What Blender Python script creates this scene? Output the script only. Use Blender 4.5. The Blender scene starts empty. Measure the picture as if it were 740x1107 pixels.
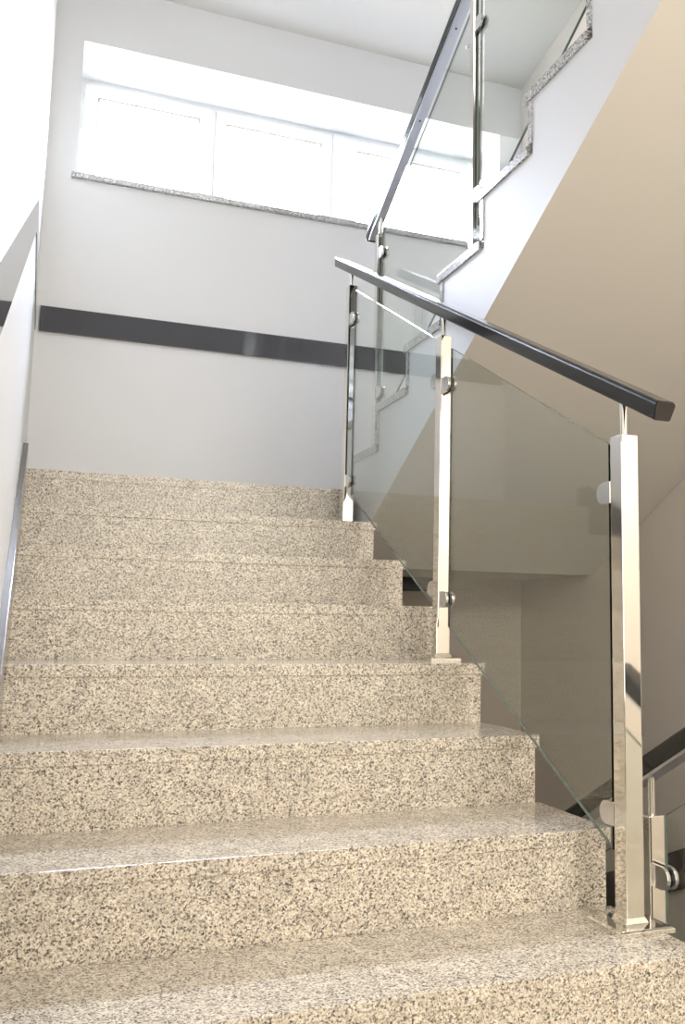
import bpy, bmesh, math, random
from mathutils import Vector, Matrix
S = bpy.context.scene
C = S.collection
# ------------------------------------------------------------------ camera
YAW, PITCH, ROLL = 0.3864, 0.1292, 0.0141
CAM = Vector((-1.246, -1.5929, 0.6214))
F = Vector((math.sin(YAW)*math.cos(PITCH), math.cos(YAW)*math.cos(PITCH), math.sin(PITCH)))
R = Vector((math.cos(YAW), -math.sin(YAW), 0)); U = R.cross(F)
R2 = R*math.cos(ROLL) + U*math.sin(ROLL); U2 = -R*math.sin(ROLL) + U*math.cos(ROLL)
cd = bpy.data.cameras.new('camera'); cam = bpy.data.objects.new('camera', cd); C.objects.link(cam)
M4 = Matrix((R2, U2, -F)).transposed().to_4x4(); M4.translation = CAM
cam.matrix_world = M4
cd.sensor_fit = 'HORIZONTAL'; cd.sensor_width = 36; cd.lens = 1035.7*36/740
cd.shift_x = -90.17/740; cd.shift_y = -12.87/740; cd.clip_start = .01
S.camera = cam
# ------------------------------------------------------------------ world, lights, exposure
S.view_settings.view_transform = 'Standard'; S.view_settings.look = 'None'
S.view_settings.gamma = 1; S.view_settings.exposure = 0; S.view_settings.use_curve_mapping = False
w = bpy.data.worlds.new('sky'); S.world = w; w.use_nodes = True
bg = w.node_tree.nodes['Background']; bg.inputs[1].default_value = 72.0
wt = w.node_tree; tcw = wt.nodes.new('ShaderNodeTexCoord'); sw = wt.nodes.new('ShaderNodeSeparateXYZ'); rw = wt.nodes.new('ShaderNodeValToRGB')
wt.links.new(tcw.outputs['Generated'], sw.inputs[0]); wt.links.new(sw.outputs['Z'], rw.inputs['Fac']); wt.links.new(rw.outputs['Color'], bg.inputs[0])
rw.color_ramp.elements[0].position = 0; rw.color_ramp.elements[0].color = (.13, .13, .125, 1)      # ground outside
rw.color_ramp.elements[1].position = .04; rw.color_ramp.elements[1].color = (.34, .36, .38, 1)     # overcast sky, brighter towards the zenith
for p_, c_ in ((.35, (.72, .80, .90)), (.60, (2.7, 3.0, 3.7)), (1, (2.8, 3.1, 3.8))):
    e_ = rw.color_ramp.elements.new(p_); e_.color = (*c_, 1)
def area(name, loc, target, sx, sy, power, col, portal=False):
    l = bpy.data.lights.new(name, 'AREA'); l.shape = 'RECTANGLE'; l.size = sx; l.size_y = sy
    l.energy = power; l.color = col
    o = bpy.data.objects.new(name, l); C.objects.link(o); o.location = loc
    o.rotation_euler = (Vector(target)-Vector(loc)).to_track_quat('-Z', 'Y').to_euler()
    if portal: l.cycles.is_portal = True
    return o
area('window_portal', (0, 3.72, 3.17), (0, 0, 3.17), 2.35, .72, 1, (1, 1, 1), True)
area('corridor_light', (-.05, -3.4, 1.25), (.1, 0, .7), 2.6, 2.1, 50, (1, .93, .81))
area('right_wall_fill_light', (.35, -2.3, 2.0), (1.25, 1.5, .3), 1.0, .6, 48, (1, .93, .83))  # added warm fill to brighten the right wall, no real lamp there
area('upper_fill_light', (-.2, -.9, 4.5), (0, 3.2, 2.9), 1.8, 1.2, 46, (.94, .96, 1))  # added cool fill for the back wall, source unseen
# ------------------------------------------------------------------ materials
def mat(name, col, rough=.5, metal=0, spec=.5, coat=0):
    m = bpy.data.materials.new(name); m.use_nodes = True
    b = m.node_tree.nodes['Principled BSDF']
    b.inputs['Base Color'].default_value = (*col, 1); b.inputs['Roughness'].default_value = rough
    b.inputs['Metallic'].default_value = metal; b.inputs['Specular IOR Level'].default_value = spec
    b.inputs['Coat Weight'].default_value = coat
    return m
def plaster(name, col, rough=.6, bump=.03, var=.02):
    m = mat(name, col, rough); nt = m.node_tree; b = nt.nodes['Principled BSDF']
    tc = nt.nodes.new('ShaderNodeTexCoord')
    n = nt.nodes.new('ShaderNodeTexNoise'); n.inputs['Scale'].default_value = 90; n.inputs['Detail'].default_value = 4
    n2 = nt.nodes.new('ShaderNodeTexNoise'); n2.inputs['Scale'].default_value = 1.6
    nt.links.new(tc.outputs['Object'], n.inputs['Vector']); nt.links.new(tc.outputs['Object'], n2.inputs['Vector'])
    r = nt.nodes.new('ShaderNodeValToRGB')
    r.color_ramp.elements[0].color = (*[c*(1-var) for c in col], 1); r.color_ramp.elements[1].color = (*[min(1, c*(1+var)) for c in col], 1)
    nt.links.new(n2.outputs['Fac'], r.inputs['Fac']); nt.links.new(r.outputs['Color'], b.inputs['Base Color'])
    bp = nt.nodes.new('ShaderNodeBump'); bp.inputs['Strength'].default_value = bump; bp.inputs['Distance'].default_value = .002
    nt.links.new(n.outputs['Fac'], bp.inputs['Height']); nt.links.new(bp.outputs['Normal'], b.inputs['Normal'])
    return m
def granite(name, stops, scale=350, rough=.13):
    m = mat(name, (.6, .55, .45), rough, 0, .75); nt = m.node_tree; b = nt.nodes['Principled BSDF']
    tc = nt.nodes.new('ShaderNodeTexCoord')
    nz = nt.nodes.new('ShaderNodeTexNoise'); nz.inputs['Scale'].default_value = scale*1.3; nz.inputs['Detail'].default_value = 2
    nt.links.new(tc.outputs['Object'], nz.inputs['Vector'])
    mx = nt.nodes.new('ShaderNodeVectorMath'); mx.operation = 'MULTIPLY_ADD'
    mx.inputs[1].default_value = (.006, .006, .006)
    nt.links.new(nz.outputs['Color'], mx.inputs[0]); nt.links.new(tc.outputs['Object'], mx.inputs[2])
    v = nt.nodes.new('ShaderNodeTexVoronoi'); v.inputs['Scale'].default_value = scale
    nt.links.new(mx.outputs[0], v.inputs['Vector'])
    sp = nt.nodes.new('ShaderNodeSeparateColor'); nt.links.new(v.outputs['Color'], sp.inputs[0])
    r = nt.nodes.new('ShaderNodeValToRGB'); r.color_ramp.interpolation = 'CONSTANT'
    els = r.color_ramp.elements
    els[0].position = 0; els[0].color = (*stops[0][1], 1); els[1].position = stops[1][0]; els[1].color = (*stops[1][1], 1)
    for p, c in stops[2:]:
        e = els.new(p); e.color = (*c, 1)
    nt.links.new(sp.outputs[0], r.inputs['Fac'])
    # slow mottling between slabs
    n2 = nt.nodes.new('ShaderNodeTexNoise'); n2.inputs['Scale'].default_value = 22; n2.inputs['Detail'].default_value = 3
    nt.links.new(tc.outputs['Object'], n2.inputs['Vector'])
    r2 = nt.nodes.new('ShaderNodeMapRange'); r2.inputs['From Min'].default_value = .3; r2.inputs['From Max'].default_value = .7
    r2.inputs['To Min'].default_value = .88; r2.inputs['To Max'].default_value = 1.1
    nt.links.new(n2.outputs['Fac'], r2.inputs['Value'])
    vm = nt.nodes.new('ShaderNodeVectorMath'); vm.operation = 'SCALE'
    nt.links.new(r.outputs['Color'], vm.inputs[0]); nt.links.new(r2.outputs['Result'], vm.inputs['Scale'])
    nt.links.new(vm.outputs[0], b.inputs['Base Color'])
    return m
def glass(name, tint, edge=False):
    m = bpy.data.materials.new(name); m.use_nodes = True; nt = m.node_tree
    nt.nodes.remove(nt.nodes['Principled BSDF']); out = nt.nodes['Material Output']
    t = nt.nodes.new('ShaderNodeBsdfTransparent'); t.inputs[0].default_value = (*tint, 1)
    g = nt.nodes.new('ShaderNodeBsdfGlossy'); g.inputs['Roughness'].default_value = .0
    fr = nt.nodes.new('ShaderNodeFresnel')
    ge = nt.nodes.new('ShaderNodeNewGeometry'); mr = nt.nodes.new('ShaderNodeMapRange')      # same Fresnel on both faces of the slab
    mr.inputs['To Min'].default_value = 1.58; mr.inputs['To Max'].default_value = 1/1.58
    nt.links.new(ge.outputs['Backfacing'], mr.inputs['Value']); nt.links.new(mr.outputs['Result'], fr.inputs['IOR'])
    mx = nt.nodes.new('ShaderNodeMixShader')
    nt.links.new(fr.outputs[0], mx.inputs[0]); nt.links.new(t.outputs[0], mx.inputs[1]); nt.links.new(g.outputs[0], mx.inputs[2])
    nt.links.new(mx.outputs[0], out.inputs[0])
    return m
WALL = plaster('white_wall_paint', (.76, .76, .76), .5)
LWALL = plaster('white_satin_wall_paint', (.72, .72, .71), .42, .015)
SOFF = plaster('cream_soffit_paint', (.66, .625, .57), .6)
RWALL = plaster('beige_wall_paint', (.76, .70, .63), .6)
STRING = plaster('white_stringer_paint', (.76, .76, .78), .6)
CEIL = plaster('ceiling_paint', (.68, .66, .62), .7)
REAR = plaster('corridor_wall_paint', (.75, .68, .56), .7)
GSTOPS = [(0, (.045, .04, .036)), (.08, (.18, .155, .13)), (.22, (.42, .365, .295)),
     (.40, (.63, .555, .45)), (.68, (.74, .67, .56)), (.88, (.84, .79, .70))]
GR = granite('beige_speckled_granite', GSTOPS)
GRH = granite('honed_beige_granite', GSTOPS, rough=.38)
GRG = granite('grey_speckled_granite', [(0, (.06, .06, .06)), (.10, (.20, .20, .20)), (.28, (.38, .37, .36)),
     (.5, (.58, .57, .56)), (.8, (.75, .74, .73))], 300, .2)
STEEL = mat('polished_steel', (.80, .78, .74), .07, 1)
SATIN = mat('satin_steel_clamp', (.72, .71, .70), .22, 1)
CHAN = mat('satin_grey_channel', (.55, .55, .57), .38, 1)
BLACK = mat('black_lacquer', (.007, .008, .011), .14, 0, .5, .2)
BAND = mat('dark_polished_band', (.09, .09, .098), .08, 0, .6)
RUB = mat('black_rubber', (.01, .01, .01), .6)
PVC = mat('white_window_frame', (.82, .83, .82), .35)
GLS = glass('clear_glass', (.95, .97, .955))
PANE = glass('window_glass', (.98, .98, .98))
EDGE = mat('green_glass_edge', (.14, .18, .16), .25, 0, .8)
EDGEV = mat('dark_glass_edge', (.008, .014, .011), .15, 0, .6)
# ------------------------------------------------------------------ helpers
def link(name, me, parent=None):
    o = bpy.data.objects.new(name, me); C.objects.link(o)
    if parent: o.parent = parent
    return o
def empty(name, loc=(0, 0, 0), parent=None):
    o = link(name, None, parent); o.location = loc; o.empty_display_size = .1; return o
def tag(o, label, cat, group=None):
    o['label'] = label; o['category'] = cat
    if group: o['group'] = group
    return o
def struct(o): o['kind'] = 'structure'; return o
def build(name, bm, m, parent=None, bevel=0, seg=2, smooth=False):
    """bmesh is in world coordinates; the object is placed relative to its parent's base"""
    bmesh.ops.recalc_face_normals(bm, faces=bm.faces)
    if bevel: bmesh.ops.bevel(bm, geom=bm.edges[:], offset=bevel, segments=seg, profile=.6, affect='EDGES', clamp_overlap=True)
    off = Vector((0, 0, 0)); p = parent
    while p: off += p.location; p = p.parent
    if off.length: bmesh.ops.translate(bm, vec=-off, verts=bm.verts)
    me = bpy.data.meshes.new(name); bm.to_mesh(me); bm.free()
    for mm in (m if isinstance(m, (list, tuple)) else [m]): me.materials.append(mm)
    if smooth:
        for f in me.polygons: f.use_smooth = True
        try: me.set_sharp_from_angle(angle=math.radians(35))
        except Exception: pass
    return link(name, me, parent)
def box(bm, x0, x1, y0, y1, z0, z1):
    vs = [bm.verts.new((x, y, z)) for x in (x0, x1) for y in (y0, y1) for z in (z0, z1)]
    for f in ((0, 1, 3, 2), (4, 6, 7, 5), (0, 4, 5, 1), (2, 3, 7, 6), (0, 2, 6, 4), (1, 5, 7, 3)): bm.faces.new([vs[i] for i in f])
def prism_yz(bm, pts, x0, x1):
    a = [bm.verts.new((x0, y, z)) for y, z in pts]; b = [bm.verts.new((x1, y, z)) for y, z in pts]
    n = len(pts); fs = [bm.faces.new(a), bm.faces.new(b[::-1])]
    for i in range(n): bm.faces.new((a[i], b[i], b[(i+1) % n], a[(i+1) % n]))
    return fs
def cyl(bm, cx, cy, z0, z1, r, n=16):
    a = [bm.verts.new((cx+r*math.cos(2*math.pi*i/n), cy+r*math.sin(2*math.pi*i/n), z0)) for i in range(n)]
    b = [bm.verts.new((v.co.x, v.co.y, z1)) for v in a]
    bm.faces.new(a[::-1]); bm.faces.new(b)
    for i in range(n): bm.faces.new((a[i], a[(i+1) % n], b[(i+1) % n], b[i]))
def bx(name, m, parent, *a, bevel=0):
    bm = bmesh.new(); box(bm, *a); return build(name, bm, m, parent, bevel)
# ------------------------------------------------------------------ dimensions
h, d = .17, .3303
XL, XR = -1.315, 1.311
YW = 3.246
LZ = 7*h                      # landing
YU = 2.468                    # first nosing of the upper flight
G = .0325                     # outer side of the upper flight
t = .032
YB = -5.0
ZLOW = -1.87
FZ = -2*h
# ------------------------------------------------------------------ shell
bm = bmesh.new(); box(bm, XL-.15, XL, YB, YW+.45, ZLOW-.2, 6.6); struct(build('wall_left', bm, LWALL))
bm = bmesh.new(); box(bm, XR, XR+.15, YB, YW+.45, ZLOW-.2, 6.6); struct(build('wall_right', bm, RWALL))
WX0, WX1, WZ0, WZ1, WD = -1.175, 1.165, 2.815, 3.526, .36
bm = bmesh.new()
box(bm, XL, XR, YW, YW+.45, LZ-.315, WZ0); box(bm, XL, XR, YW, YW+.45, WZ1, 4.2)
box(bm, XL, WX0, YW, YW+.45, WZ0, WZ1); box(bm, WX1, XR, YW, YW+.45, WZ0, WZ1)
bmesh.ops.remove_doubles(bm, verts=bm.verts, dist=1e-5)
struct(build('wall_back', bm, WALL))
bx('wall_back_lower', plaster('shade_toned_taupe_wall', (.50, .45, .39), .6), None, XL, XR, YW, YW+.45, ZLOW-.2, LZ-.316)['kind'] = 'structure'  # shade below the landing is put into this darker wall colour
bm = bmesh.new(); box(bm, XL, XR, YB-.15, YB, ZLOW-.2, 6.6); struct(build('wall_front', bm, REAR))
# roof slope rising from the back wall
bm = bmesh.new(); sl = .20
prism_yz(bm, [(YW, 3.85), (YW, 4.05), (YB, 4.05+sl*(YW-YB)), (YB, 3.85+sl*(YW-YB))], XL, XR)
struct(build('ceiling', bm, CEIL))
bx('floor', GR, None, XL, XR, YB, -2*d+.02, FZ-.25, FZ)['kind'] = 'structure'
o = bx('ceiling_corridor', CEIL, None, XL, XR, YB, -.79, 16*h-.25, 16*h); o.name = 'ceiling_corridor'; struct(o)
bx('floor_lower', GR, None, XL, XR, YB, YW, ZLOW-.2, ZLOW)['kind'] = 'structure'
# ------------------------------------------------------------------ bands and skirting
def band(name, x0, x1, y0, y1, z0, z1, m=BAND):
    return struct(bx(name, m, None, x0, x1, y0, y1, z0, z1, bevel=.0015))
band('trim_1', XL+.02, XR, YW-.02, YW, 1.993, 2.117)
bm = bmesh.new()
prism_yz(bm, [(YW-.02, 2.117), (YW-.02, 1.993), (1.96, 1.993), (-1.3, 1.993-3.26*.463), (-1.3, 2.117-3.26*.463), (1.96, 2.117)], XL, XL+.004)
struct(build('trim_2', bm, BAND))
# skirting board following the stair on the left wall
bm = bmesh.new()
SK = .019
def nz(y): return y/d*h
prism_yz(bm, [(-.8, nz(-.8)-.25), (2.42, nz(2.42)-.25), (2.42, LZ+.10), (2.33, LZ+.10), (-.8, LZ+.10-3.13*.46)], XL, XL+SK)
struct(build('baseboard_left', bm, mat('grey_polished_skirting', (.16, .155, .15), .12), None, .002))
# right wall band following the lower flight, and a dark strip under the landing
bm = bmesh.new()
def rb(y, z): return z - (y-2.0)*.40
prism_yz(bm, [(2.9, rb(2.9, -.36)), (-.3, rb(-.3, -.36)), (-.3, rb(-.3, -.52)), (2.9, rb(2.9, -.52))], XR-.018, XR-.001)
struct(build('trim_3', bm, BLACK, None, .0015))
band('dark_strip', .25, .80, YW-.02, YW, .80, .875, BLACK)  # plain black strip on the back wall below the landing slab
# ------------------------------------------------------------------ window
wn = struct(empty('window_1', (0, YW+WD, WZ0)))
YF = YW+WD
bm = bmesh.new()
fw = .05
box(bm, WX0, WX1, YF, YF+.07, WZ1-.03, WZ1); box(bm, WX0, WX1, YF, YF+.07, WZ0, WZ0+fw)
box(bm, WX0, WX0+.03, YF, YF+.07, WZ0+fw, WZ1-.03); box(bm, WX1-.03, WX1, YF, YF+.07, WZ0+fw, WZ1-.03)
box(bm, -.475, -.452, YF, YF+.07, WZ0+fw, WZ1-.03); box(bm, .235, .325, YF-.03, YF+.07, WZ0+fw, WZ1-.03)
build('window_frame', bm, PVC, wn)
for a, b_ in ((WX0+.032, -.477), (-.45, .233), (.327, WX1-.032)):
    z0, z1 = WZ0+fw+.003, WZ1-.033; s = .06
    bm = bmesh.new()
    box(bm, a, b_, YF-.015, YF+.05, z1-s, z1); box(bm, a, b_, YF-.015, YF+.05, z0, z0+s)
    box(bm, a, a+s, YF-.015, YF+.05, z0+s, z1-s); box(bm, b_-s, b_, YF-.015, YF+.05, z0+s, z1-s)
    sa = build('sash', bm, PVC, wn)
    bm = bmesh.new()
    g = .008
    box(bm, a+s, b_-s, YF+.0, YF+.02, z1-s-g, z1-s); box(bm, a+s, b_-s, YF+.0, YF+.02, z0+s, z0+s+g)
    box(bm, a+s, a+s+g, YF+.0, YF+.02, z0+s+g, z1-s-g); box(bm, b_-s-g, b_-s, YF+.0, YF+.02, z0+s+g, z1-s-g)
    build('gasket', bm, mat('gasket_grey', (.35, .33, .28), .6), sa)
    bx('pane', PANE, sa, a+s, b_-s, YF+.02, YF+.026, z0+s, z1-s)
bx('window_sill', GRG, wn, WX0-.02, WX1+.02, YW-.025, YF, WZ0-.025, WZ0+.002, bevel=.003)
# ------------------------------------------------------------------ main staircase
st = tag(empty('staircase', (-.65, 0, FZ)), 'wide beige speckled granite staircase climbing from the foreground to the landing', 'staircase')
XT = XL+SK
# body
pts = []
for i in range(-1, 8):
    pts += [(i*d+.028, (i-1)*h-t), (i*d+.028, i*h-t)]
pts[0] = (-d+.028, FZ)
pts += [(2.35, LZ-t), (2.35, LZ-.315), (-.1, FZ-.1), (-d+.028, FZ-.1)]
bm = bmesh.new(); prism_yz(bm, pts, XT, -.018); build('stair_body', bm, SOFF, st)
for i in range(-1, 7):
    bm = bmesh.new(); box(bm, XT, 0, i*d, (i+1)*d+.003, i*h-t, i*h)
    tr = build('tread', bm, [GR, GRH], st, .0015)
    for p in tr.data.polygons: p.material_index = 0 if p.normal.z > .9 else 1
for i in range(-1, 8):
    bm = bmesh.new(); box(bm, XT, -.012, i*d+.003, i*d+.028, (i-1)*h, i*h-t)
    build('riser', bm, GRH, st)
# landing
ld = tag(empty('stair_landing', (0, 2.8, LZ-.315)), 'speckled granite landing under the back wall between the two flights', 'landing')
bm = bmesh.new(); box(bm, XT, -.018, 2.353, YW-.003, LZ-.315, LZ-t); box(bm, -.018, XR-.003, 2.5, YW-.003, LZ-.315, LZ-t); build('landing_slab', bm, SOFF, ld)
bm = bmesh.new(); box(bm, XT, 0.0, 7*d, YW-.003, LZ-t, LZ); box(bm, 0.0, XR-.003, 2.46, YW-.003, LZ-t, LZ)
tr = build('landing_paving', bm, [GR, GRH], ld)
for p in tr.data.polygons: p.material_index = 0 if p.normal.z > .9 else 1
# ------------------------------------------------------------------ return flights
def flight(name, label, dz, n):
    sf = tag(empty(name, (.67, YU, LZ+dz)), label, 'staircase')
    P_ = []
    for j in range(1, n+1):
        y = YU-(j-1)*d; z = LZ+j*h
        P_ += [(y-.045, z-h-t if j > 1 else LZ-.02), (y-.045, z-t)]
    ye = YU-(n-1)*d-.6; zt = LZ+n*h
    def sz(y): return 8*h-.468+(YU-y)*h/d
    yk = YU-(n-1)*d-.3
    P_ += [(ye, zt-t), (ye, sz(yk)), (yk, sz(yk)), (2.5, sz(2.5))]
    P_ += [(2.5, LZ-.02)]
    P_ = [(y, z+dz) for y, z in P_]
    bm = bmesh.new(); fs = prism_yz(bm, P_, G+.008, XR-.003)
    o = build('stair_body', bm, [SOFF, STRING], sf)
    for p in o.data.polygons:
        if abs(p.normal.x) > .9: p.material_index = 1
    for j in range(1, n+1):
        y = YU-(j-1)*d; z = LZ+j*h+dz
        bm = bmesh.new(); box(bm, G, XR-.003, (y-d-.022 if j < n else ye), y, z-t, z); build('tread', bm, GRG, sf, .002)
        bm = bmesh.new(); box(bm, G+.004, XR-.003, y-.045, y-.022, z-h, z-t); build('riser', bm, GRG, sf)
    return sf
flight('upper_staircase', 'upper return flight with stepped grey granite edge and sloping cream underside', 0, 9)
flight('lower_staircase', 'lower flight descending at the right behind the tall steel newel', -18*h, 9)
# ------------------------------------------------------------------ railings
def d_plate(bm, x0, x1, y0, sgn, zc, L=.048, H=.05):
    pts = [(y0, zc-H/2), (y0, zc+H/2)]
    r = H/2
    for k in range(0, 9):
        a = math.pi/2 - k*math.pi/8
        pts.append((y0+sgn*(L-r+r*math.cos(a)), zc+r*math.sin(a)))
    prism_yz(bm, pts, x0, x1)
def clamp(post, X, y0, sgn, zc, L=.055):
    bm = bmesh.new()
    d_plate(bm, X-.015, X-.006, y0, sgn, zc, L); d_plate(bm, X+.006, X+.015, y0, sgn, zc, L)
    cl = build('clamp', bm, SATIN, post, .0015)
    bm = bmesh.new(); d_plate(bm, X-.006, X-.0042, y0, sgn, zc, L-.004, .038); d_plate(bm, X+.0042, X+.006, y0, sgn, zc, L-.004, .038)
    bm2 = build('gasket', bm, RUB, cl)
def make_post(rail, X, y, zb, zt, rz, sleeve, clamps, wd=.045, p=.05, gx=None):
    """rz: underside of the handrail above the post; clamps: (side, height)"""
    po = empty('post', (X, y, zb), rail)
    po.location = Vector((X, y, zb)) - rail.location
    bm = bmesh.new(); hw = wd/2
    if sleeve:
        n = .0185
        pts = [(-hw, 0), (hw, 0), (hw, .115), (n, .135), (n, zt-zb), (-n, zt-zb), (-n, .135), (-hw, .115)]
        a = [bm.verts.new((X+px, y-hw, zb+pz)) for px, pz in pts]; b = [bm.verts.new((X+px, y+hw, zb+pz)) for px, pz in pts]
        bm.faces.new(a); bm.faces.new(b[::-1])
        for i in range(8): bm.faces.new((a[i], b[i], b[(i+1) % 8], a[(i+1) % 8]))
    else:
        box(bm, X-hw, X+hw, y-hw, y+hw, zb, zt)
    build('shaft', bm, STEEL, po, .002, 2)
    bm = bmesh.new(); 
    vs = []
    for s_, z in ((p, 0), (p, .009), (p-.006, .012), (hw+.006, .013), (hw+.001, .024)):
        vs.append([bm.verts.new((X+a*s_, y+b*s_, zb+z)) for a, b in ((-1, -1), (1, -1), (1, 1), (-1, 1))])
    bm.faces.new(vs[0][::-1]); bm.faces.new(vs[-1])
    for k in range(4):
        for i in range(4): bm.faces.new((vs[k][i], vs[k][(i+1) % 4], vs[k+1][(i+1) % 4], vs[k+1][i]))
    build('base_plate', bm, STEEL, po, .0006, 1)
    bm = bmesh.new(); cyl(bm, X, y, zt-.002, rz+.012, .0085)
    build('pin', bm, STEEL, po, smooth=True)
    for sgn, zc in clamps: clamp(po, X if gx is None else gx, y+sgn*hw, sgn, zc)
    return po
def handrail(rail, X, y0, z0, y1, z1, wd=.048, th=.042, channel=True):
    """z0, z1: underside height at the two ends"""
    bm = bmesh.new(); rr = .009; prof = []
    for cx, cz, a0 in ((wd/2-rr, th-rr, 0), (-wd/2+rr, th-rr, 90), (-wd/2+rr, rr*.6, 180), (wd/2-rr, rr*.6, 270)):
        for k in range(5):
            a = math.radians(a0+k*22.5); q = rr if a0 < 180 else rr*.6
            prof.append((cx+q*math.cos(a), cz+q*math.sin(a)))
    dv = Vector((0, y1-y0, z1-z0)).normalized(); up = Vector((0, -dv.z, dv.y))*(1 if dv.y > 0 else -1)
    A = [bm.verts.new(Vector((X+px, y0, z0))+up*pz) for px, pz in prof]
    B = [bm.verts.new(Vector((X+px, y1, z1))+up*pz) for px, pz in prof]
    bm.faces.new(A[::-1]); bm.faces.new(B); n = len(prof)
    for i in range(n): bm.faces.new((A[i], A[(i+1) % n], B[(i+1) % n], B[i]))
    hr = build('handrail', bm, BLACK, rail)
    for e, s in ((Vector((0, y0, z0)), -1), (Vector((0, y1, z1)), 1)):
        bm = bmesh.new()
        A = [bm.verts.new(e+Vector((X+px*.96, 0, 0))+up*(th/2+(pz-th/2)*.95)+dv*0) for px, pz in prof]
        B = [bm.verts.new(v.co+dv*s*.004) for v in A]
        bm.faces.new(A); bm.faces.new(B[::-1])
        for i in range(n): bm.faces.new((A[i], B[i], B[(i+1) % n], A[(i+1) % n]))
        build('end_cap', bm, mat('dark_end_cap', (.03, .026, .024), .35), hr)
    if not channel: return hr
    bm = bmesh.new(); cw = wd*.38
    A = [bm.verts.new(Vector((X+px, y0+(y1-y0)*.004, z0+(z1-z0)*.004))+up*pz) for px, pz in ((-cw, -.006), (cw, -.006), (cw, .001), (-cw, .001))]
    B = [bm.verts.new(v.co+Vector((0, (y1-y0)*.992, (z1-z0)*.992))) for v in A]
    bm.faces.new(A); bm.faces.new(B[::-1])
    for i in range(4): bm.faces.new((A[i], B[i], B[(i+1) % 4], A[(i+1) % 4]))
    build('steel_channel', bm, CHAN, hr)
    return hr
def panel(rail, X, y0, y1, bot, top, dark=True):
    bm = bmesh.new()
    fs = prism_yz(bm, [(y0, bot(y0)), (y1, bot(y1)), (y1, top(y1)), (y0, top(y0))], X-.004, X+.004)
    o = build('glass_panel', bm, [GLS, EDGE, EDGEV], rail)
    for p in o.data.polygons: p.material_index = 0 if abs(p.normal.x) > .9 else (2 if dark and abs(p.normal.y) > .9 else 1)
    return o
X1 = -.055
ra = tag(empty('glass_railing', (X1, .19, 0)), 'foreground railing of black handrail, clear glass panels and polished steel posts beside the granite steps', 'railing')
rz = lambda y: 1.072+(y-.087)*.4915
gb = lambda y: .148+(y-.235)*.522; gt = lambda y: 1.034+(y-.235)*.517
make_post(ra, X1+.009, .19, 0, 1.045, rz(.19), False, ((1, .92), (1, .225)), .044, .066, X1)
make_post(ra, X1, 1.20, 3*h, 1.553, rz(1.195), True, ((-1, 1.385), (-1, .70), (1, 1.415), (1, .735)))
make_post(ra, X1, 2.215, 6*h, 2.06, rz(2.215), True, ((-1, 1.905), (-1, 1.21)))
handrail(ra, X1+.004, .045, rz(.045), 2.43, rz(2.43), channel=False)
panel(ra, X1, .233, 1.132, gb, gt); panel(ra, X1, 1.235, 2.150, gb, gt)
# upper flight
X2 = .10
rb_ = tag(empty('glass_railing', (X2, 2.3, LZ+h)), 'upper railing rising past the window along the return flight', 'railing')
ru = lambda y: 2.43+(2.30-y)*.522
gb2 = lambda y: 1.797+(1.632-y)*.527; gt2 = lambda y: gb2(y)+.885
make_post(rb_, X2, 2.30, LZ+h, 2.353, ru(2.3), False, ((-1, 2.255), (-1, 1.62)), .036)
make_post(rb_, X2, 1.30, LZ+4*h, 2.868, ru(1.3), False, ((-1, 2.74), (-1, 2.10), (1, 2.72), (1, 2.08)), .036)
make_post(rb_, X2, .31, LZ+7*h, 3.378, ru(.31), False, ((1, 3.25), (1, 2.62)), .036)
hr = handrail(rb_, X2, 2.42, ru(2.42), .1, ru(.1), .052)
for y in (1.84, 1.48):
    bm = bmesh.new(); cyl(bm, X2, y, ru(y)-.009, ru(y)+.001, .004, 10); build('screw', bm, RUB, hr)
panel(rb_, X2, 1.33, 2.268, gb2, gt2, False); panel(rb_, X2, .34, 1.268, gb2, gt2, False)
# lower flight
DZ = -3.172
X2 = .097
rc = tag(empty('glass_railing', (X2, .31, LZ+7*h-18*h)), 'lower railing with short steel post behind the tall newel, descending behind the steps', 'railing')
rl = lambda y: ru(y)+DZ-.014
gb3 = lambda y: gb2(y)+DZ; gt3 = lambda y: gt2(y)+DZ-.03
make_post(rc, X2, .31, LZ+7*h-18*h, .198, rl(.31), False, ((-1, .07), (1, .05)), .045)
make_post(rc, X2, 1.30, LZ+4*h-18*h, 2.868+DZ, rl(1.3), False, ((-1, -.42), (1, -.44)), .045)
make_post(rc, X2, 2.30, LZ+h-18*h, 2.353+DZ, rl(2.3), False, ((-1, -.92),), .045)
handrail(rc, X2, 2.42, rl(2.42), -.1, rl(-.1), .052)
panel(rc, X2, 1.33, 2.265, gb3, gt3); panel(rc, X2, .36, 1.265, gb3, gt3, False)
panel(rc, X2, -.1, .258, gb3, gt3, False)
